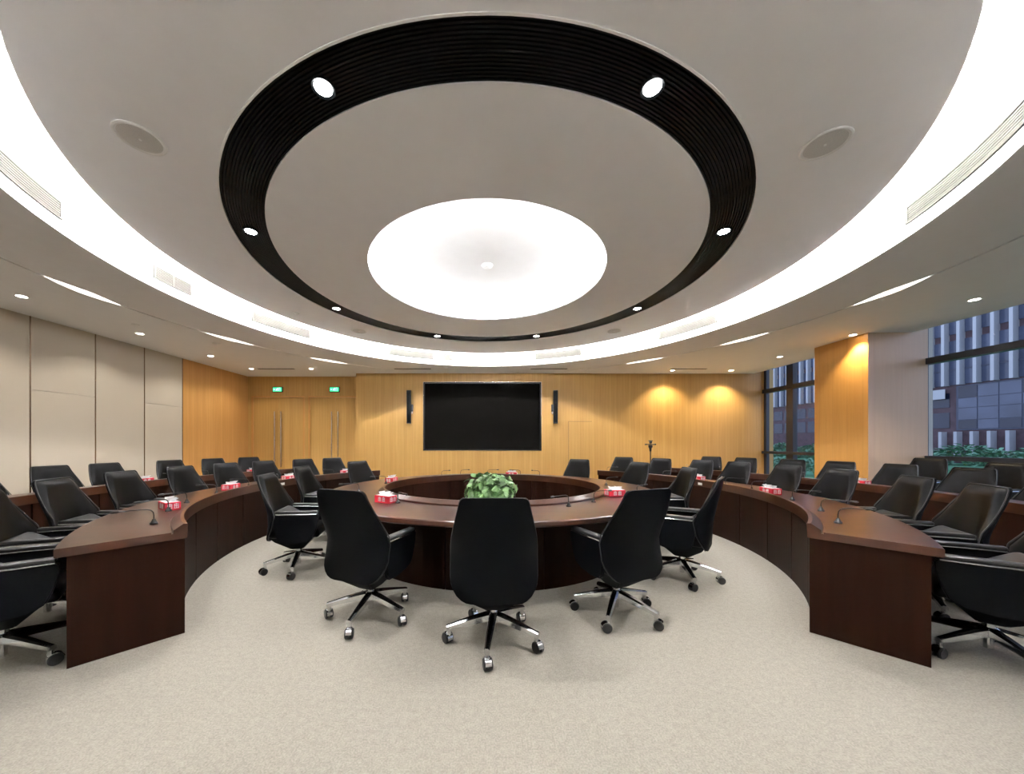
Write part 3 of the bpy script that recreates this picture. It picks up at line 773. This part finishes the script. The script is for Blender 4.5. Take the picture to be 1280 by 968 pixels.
for side, nm, phs, wd in ((-1, 'beige-side', (83.5, 90.8, 98.5, 105.6, 112), 'doors'), (1, 'window-side', (87, 94.8, 101.4, 108.3, 116, 123), 'end wall')):
    for i, ph in enumerate(phs):
        mic(side * ph, R2 + .17, 'gooseneck microphone on the outer %s desk, %s counting towards the %s' % (nm, NTH[i], wd), 'microphones on the outer %s desk' % nm, random.uniform(-50, 50))
for c in kids(MIC):
    for g in kids(c): bpy.data.objects.remove(g)
    bpy.data.objects.remove(c)
bpy.data.objects.remove(MIC)

# ------------------------------------------------------------------ tissue boxes
def make_tissue():
    t = thing('tissue_box', 'x', 'tissue box')
    b = BM(); box(b, (0, 0, .040), (.22, .12, .080), .004, 1); obj('carton', b, M['red'], t)
    b = BM(); bx(b, -.100, .100, -.052, .052, .0795, .0815)
    obj('white_top', b, M['paper'], t)
    b = BM()
    n = 9; rows = []
    for j in range(3):
        rows.append([b.verts.new(((-.07 + .14 * i / (n - 1)) * (1 + .12 * j), (.018 if i % 2 else -.018) * (1 + j * .5) + .01 * j, .080 + .017 * j + (.006 * math.sin(i * 1.7) if j == 2 else 0))) for i in range(n)])
    for j in range(2):
        for i in range(n - 1): b.faces.new((rows[j][i], rows[j][i + 1], rows[j + 1][i + 1], rows[j + 1][i]))
    ti = obj('tissue', b, M['paper'], t, smooth=True, sharp=120)
    def glyph(b, x0, face, axis):
        S = [((-.016, .020), (.016, .020), .006), ((-.016, .004), (.016, .004), .006), ((-.018, -.018), (.018, -.018), .006), ((-.016, -.018), (-.016, .020), .006), ((.016, -.018), (.016, .020), .006), ((0, -.018), (0, .026), .006)]
        for p, q, w in S:
            cx, cz = (p[0] + q[0]) / 2, (p[1] + q[1]) / 2
            sx, sz = abs(q[0] - p[0]) + w, abs(q[1] - p[1]) + w
            if axis: box(b, (face * .1105, x0 + cx * .9, .040 + cz), (.002, sx * .9, sz))
            else: box(b, (x0 + cx, face * .0605, .040 + cz), (sx, .002, sz))
    for face, axis, dx in ((-1, 0, .03), (1, 0, .03), (-1, 1, .024), (1, 1, .024)):
        b = BM(); glyph(b, -dx, face, axis); glyph(b, dx, face, axis); obj('lettering', b, M['paper'], t)
    return t
TB = make_tissue()
GB = 'red tissue boxes'
for ph, r, rz, lab in ((-42, 1.78, 12, 'red tissue box on the near rim of the round table, door side'),
                       (60, 1.74, -50, 'red tissue box on the round table, window side'),
                       (-110.5, 1.78, 8, 'red tissue box on the round table behind the hole, door side'),
                       (166, 1.74, 0, 'tissue box peeping over the far rim beside the plant'),
                       (-61.8, 3.64, 28, 'large red tissue box on the inner beige-side desk, nearest the camera'),
                       (-85.5, 3.68, 0, 'red tissue box on the inner beige-side desk, second from the camera'),
                       (-105, 3.70, 0, 'red tissue box on the inner beige-side desk behind the side-on chair'),
                       (-125, 3.70, 0, 'red tissue box on the inner beige-side desk near its far end'),
                       (79, 3.64, 8, 'red tissue box on the inner window-side desk, nearest the camera'),
                       (103.5, 3.70, 0, 'red tissue box on the inner window-side desk, farther one'),
                       (-95, 5.70, 0, 'tissue box on the outer beige-side desk before the last beige panels'),
                       (-114.8, 5.70, 0, 'tissue box on the outer beige-side desk near the doors'),
                       (92, 5.70, 0, 'tissue box on the outer window-side desk in front of the column')):
    o = copy_tree(TB); x, y = polar(r, R(ph)); o.location = (x, y, ZD); o.rotation_euler = (0, 0, R(ph + rz)); o['label'] = lab; o['group'] = GB
for c in kids(TB): bpy.data.objects.remove(c)
bpy.data.objects.remove(TB)

# ------------------------------------------------------------------ plant in the middle
t = thing('potted_plant', 'bushy green pothos plant standing in the hole of the round table', 'plant', (.06, 5.1, 0))
b = BM(); sweep(b, [(.001, 0), (.16, 0), (.17, .02), (.21, .50), (.225, .52), (.225, .56), (.20, .56), (.195, .52), (.001, .52)], 0, 2 * PI, 32, 0, 0, closed_prof=False); obj('planter', b, M['pot'], t, smooth=True)
b = BM(); cyl(b, (0, 0, .515), (0, 0, .535), .194, n=28); obj('soil', b, M['soil'], t)
bl = BM(); bs = BM()
def leaf(bm, pos, d, up, L, W):
    d = d.normalized(); s = d.cross(up).normalized(); n = s.cross(d).normalized()
    rows = []
    for q, wf, zz in ((0, .10, 0), (.12, .75, .05), (.32, 1.0, .07), (.58, .80, .03), (.82, .38, -.06), (1, .02, -.16)):
        c = pos + d * L * q + n * L * zz
        rows.append([bm.verts.new(c - s * W * wf + n * L * .07 * wf), bm.verts.new(c), bm.verts.new(c + s * W * wf + n * L * .07 * wf)])
    for A, B in zip(rows, rows[1:]):
        for k in range(2): bm.faces.new((A[k], A[k + 1], B[k + 1], B[k]))
rnd = random.Random(3)
for i in range(300):
    th = rnd.uniform(0, 2 * PI); el = rnd.uniform(-.25, 1.0)
    e = math.asin(max(-.6, min(1, el)))
    k = rnd.uniform(.70, 1.12)
    p = Vector((.345 * math.cos(e) * math.cos(th) * k, .34 * math.cos(e) * math.sin(th) * k, .70 + .25 * math.sin(e) * k))
    n_ = Vector((math.cos(th) * math.cos(e), math.sin(th) * math.cos(e), max(.15, math.sin(e)) + .25)).normalized()
    n_ = (n_ + Vector((rnd.uniform(-.8, .8), rnd.uniform(-.8, .8), rnd.uniform(-.4, .7)))).normalized()
    d = Vector((rnd.uniform(-1, 1) + math.cos(th) * .5, rnd.uniform(-1, 1) + math.sin(th) * .5, rnd.uniform(-.9, .6)))
    d = d - n_ * d.dot(n_)
    leaf(bl, p, d, n_, rnd.uniform(.085, .135), rnd.uniform(.034, .050))
    if i % 3 == 0:
        r0 = Vector((.10 * math.cos(th), .10 * math.sin(th), .53))
        tube(bs, [r0, (r0 + p) / 2 + Vector((0, 0, .06)), p], .0035, 5)
obj('leaves', bl, M['leaf'], t, smooth=True, sharp=80); obj('stems', bs, M['stem'], t, smooth=True)

# ------------------------------------------------------------------ phone tripod
t = thing('tripod', 'thin black phone tripod standing behind the inner window-side desk', 'tripod', (4.13, 8.62, 0))
b = BM(); cyl(b, (0, 0, .30), (0, 0, 1.36), .013, n=12); obj('pole', b, M['plastic'], t, smooth=True)
b = BM(); cyl(b, (0, 0, .55), (0, 0, .62), .026, n=12); obj('collar', b, M['plastic'], t, smooth=True)
for k in range(3):
    a = 2 * PI * k / 3 + .4
    b = BM(); cyl(b, (.02 * math.cos(a), .02 * math.sin(a), .58), (.36 * math.cos(a), .36 * math.sin(a), .008), .010, n=10); lg = obj('leg', b, M['plastic'], t, smooth=True)
    b = BM(); cyl(b, (.13 * math.cos(a), .13 * math.sin(a), .395), (.010 * math.cos(a), .010 * math.sin(a), .335), .006, n=8); obj('brace', b, M['plastic'], lg, smooth=True)
b = BM(); cyl(b, (0, 0, 1.21), (0, 0, 1.31), .024, .036, n=14); box(b, (0, 0, 1.335), (.09, .06, .07), .012); obj('tilt_head', b, M['plastic'], t, smooth=True)
b = BM(); box(b, (0, 0, 1.385), (.24, .03, .024), .008)
for s in (-1, 1): cyl(b, (s * .115, -.03, 1.385), (s * .115, .03, 1.385), .018, n=12)
obj('crossbar', b, M['plastic'], t, smooth=True)
b = BM(); box(b, (0, -.01, 1.435), (.06, .06, .06), .014); box(b, (0, -.01, 1.475), (.10, .05, .025), .010); obj('camera_head', b, M['plastic'], t, smooth=True)

# ------------------------------------------------------------------ outside the windows
b = BM(); bx(b, X_WIN + .3, 90, -60, 90, -.25, -.12); struct('ground', b, M['grass'])
t = thing('office_building', 'maroon office block with white vertical fins seen through the windows', 'building', (36, 34, -.12))
FY0, FY1 = 14, 62
b = BM(); bx(b, 0, 12, FY0 - 34, FY1 - 34, 0, 24); obj('brick_wall', b, M['brick'], t)
pr = random.Random(5)
for z0, z1 in ((6.0, 9.4), (9.9, 13.3), (13.8, 17.2)):
    b = BM(); bx(b, -.06, .02, FY0 - 34, FY1 - 34, z0, z1); obj('window_band', b, M['pane_blue'], t)
    b = BM()
    for q in (.33, .62): bx(b, -.09, -.05, FY0 - 34, FY1 - 34, z0 + (z1 - z0) * q, z0 + (z1 - z0) * q + .09)
    obj('glazing_bar', b, M['mullion'], t)
k = 0; y = 20.6
while y < 50:
    b = BM(); bx(b, -.45, 0, y - .09, y + .09, 5.95, 24); obj('fin', b, M['fin'], t); y += .87
for i in range(6):
    y = 22.5 + i * .87
    b = BM(); bx(b, -.45, 0, y - .09, y + .09, 0.2, 2.4); obj('low_fin', b, M['fin'], t)
# glass bay on the near half, windows in the brick on the far half
for i in range(6):
    for z0, z1, mk in ((2.6, 3.25, 'pane_dark'), (3.3, 4.15, 'pane_dark'), (4.2, 4.9, 'pane_blue'), (4.95, 5.8, 'pane_blue')):
        y0 = 19.8 + i * 1.05
        b = BM(); bx(b, -.07, .02, y0 + .03, y0 + 1.02, z0, z1)
        m_ = M[mk] if pr.random() > .25 else M['pane_blue' if mk == 'pane_dark' else 'pane_dark']
        obj('bay_pane', b, m_, t)
b = BM(); bx(b, -.05, .03, 19.7 - 34 + 0, 26.2 - 34, 2.5, 5.9)
obj('bay_frame', b, M['mullion'], t)
for o in list(COL.objects):
    if o.parent is t and o.name.split('.')[0] in ('fin', 'low_fin', 'bay_pane'): 
        for v in o.data.vertices: v.co.y -= 34
for i in range(16):
    for z0, z1 in ((2.7, 3.9), (4.3, 5.4)):
        y0 = 26.6 + i * 1.5 - 34
        b = BM(); bx(b, -.03, .02, y0, y0 + 1.2, z0, z1); obj('window', b, M['pane_dark'], t)
b = BM(); box(b, (-.30, 27.2 - 34, 5.35), (.04, 1.1, .75), rot=None)
o = obj('open_vent_window', b, M['fin'], t)
# shrubs and lawn planting below the windows
def shrub_mesh(seed, n=520):
    r_ = random.Random(seed); b = BM()
    for i in range(n):
        th = r_.uniform(0, 2 * PI); e = math.asin(r_.uniform(-.2, 1)); k = r_.uniform(.7, 1.05)
        p = Vector((1.15 * math.cos(e) * math.cos(th) * k, 1.15 * math.cos(e) * math.sin(th) * k, .55 + .85 * math.sin(e) * k))
        leaf(b, p, Vector((math.cos(th), math.sin(th), r_.uniform(-.2, .9))), Vector((r_.uniform(-.5, .5), r_.uniform(-.5, .5), 1)), r_.uniform(.18, .34), r_.uniform(.06, .11))
    s = BM()
    for k in range(6):
        a = k * PI / 3; tube(s, [(0, 0, 0), (.25 * math.cos(a), .25 * math.sin(a), .5), (.75 * math.cos(a), .75 * math.sin(a), 1.0)], [.04, .03, .012], 6)
    return b, s
def shrub_proto():
    t = thing('shrub', 'x', 'shrub'); b, s = shrub_mesh(11)
    obj('foliage', b, M['shrub'], t, smooth=True, sharp=80); obj('stem', s, M['stem'], t, smooth=True); return t
SP = shrub_proto(); sr = random.Random(9)
spots = [(33.4, 20.6 + 2.9 * i) for i in range(11)] + [(26.0, 17.5 + 2.3 * i) for i in range(7)] + [(15.2, 10.2 + 1.9 * i) for i in range(5)] + [(15.5, 14.5 + 2.0 * i + 5.6) for i in range(2)]
for i, (x, y) in enumerate(spots):
    o = copy_tree(SP); o.location = (x + sr.uniform(-.5, .5), y, -.13); o.rotation_euler = (0, 0, sr.uniform(0, 6)); s = sr.uniform(.8, 1.15) * (1 if x > 30 else .78 if x > 20 else .55)
    o.scale = (s, s, s * sr.uniform(.85, 1.1))
    o['label'] = 'green shrub in the hedge along the foot of the office block' if x > 30 else ('low green shrub on the lawn outside the windows' if x > 20 else 'low green shrub close outside the window rail')
    o['group'] = 'shrubs along the office block' if x > 30 else ('shrubs on the lawn' if x > 20 else 'shrubs close to the windows')
for c in kids(SP): bpy.data.objects.remove(c)
bpy.data.objects.remove(SP)

# ------------------------------------------------------------------ world, camera, view
wd = bpy.data.worlds.new('dusk_sky'); SC.world = wd; wd.use_nodes = True
nt = wd.node_tree; bg = nt.nodes['Background']
tc = N(nt, 'ShaderNodeTexCoord'); sp = N(nt, 'ShaderNodeSeparateXYZ'); nt.links.new(tc.outputs['Generated'], sp.inputs[0])
nt.links.new(ramp(nt, sp.outputs['Z'], [(.0, (.42, .47, .62)), (.6, (.30, .36, .58))]), bg.inputs[0])
bg.inputs[1].default_value = 2.6
cam = bpy.data.cameras.new('camera'); co = bpy.data.objects.new('camera', cam); COL.objects.link(co)
cam.sensor_width = 36; cam.sensor_fit = 'HORIZONTAL'; cam.lens = 428 / 1280 * 36
cam.shift_x = (640 - 608) / 1280; cam.shift_y = (554 - 484) / 1280
cam.clip_start = .02; cam.clip_end = 300
co.location = (0, 0, EYE); co.rotation_euler = (PI / 2, 0, 0)
SC.camera = co
SC.view_settings.view_transform = 'Standard'
try: SC.view_settings.look = 'None'
except Exception: pass
SC.view_settings.gamma = 1; SC.view_settings.use_curve_mapping = False
SC.view_settings.exposure = 0.6
SC.cycles.use_denoising = True
SC.cycles.sample_clamp_indirect = 25
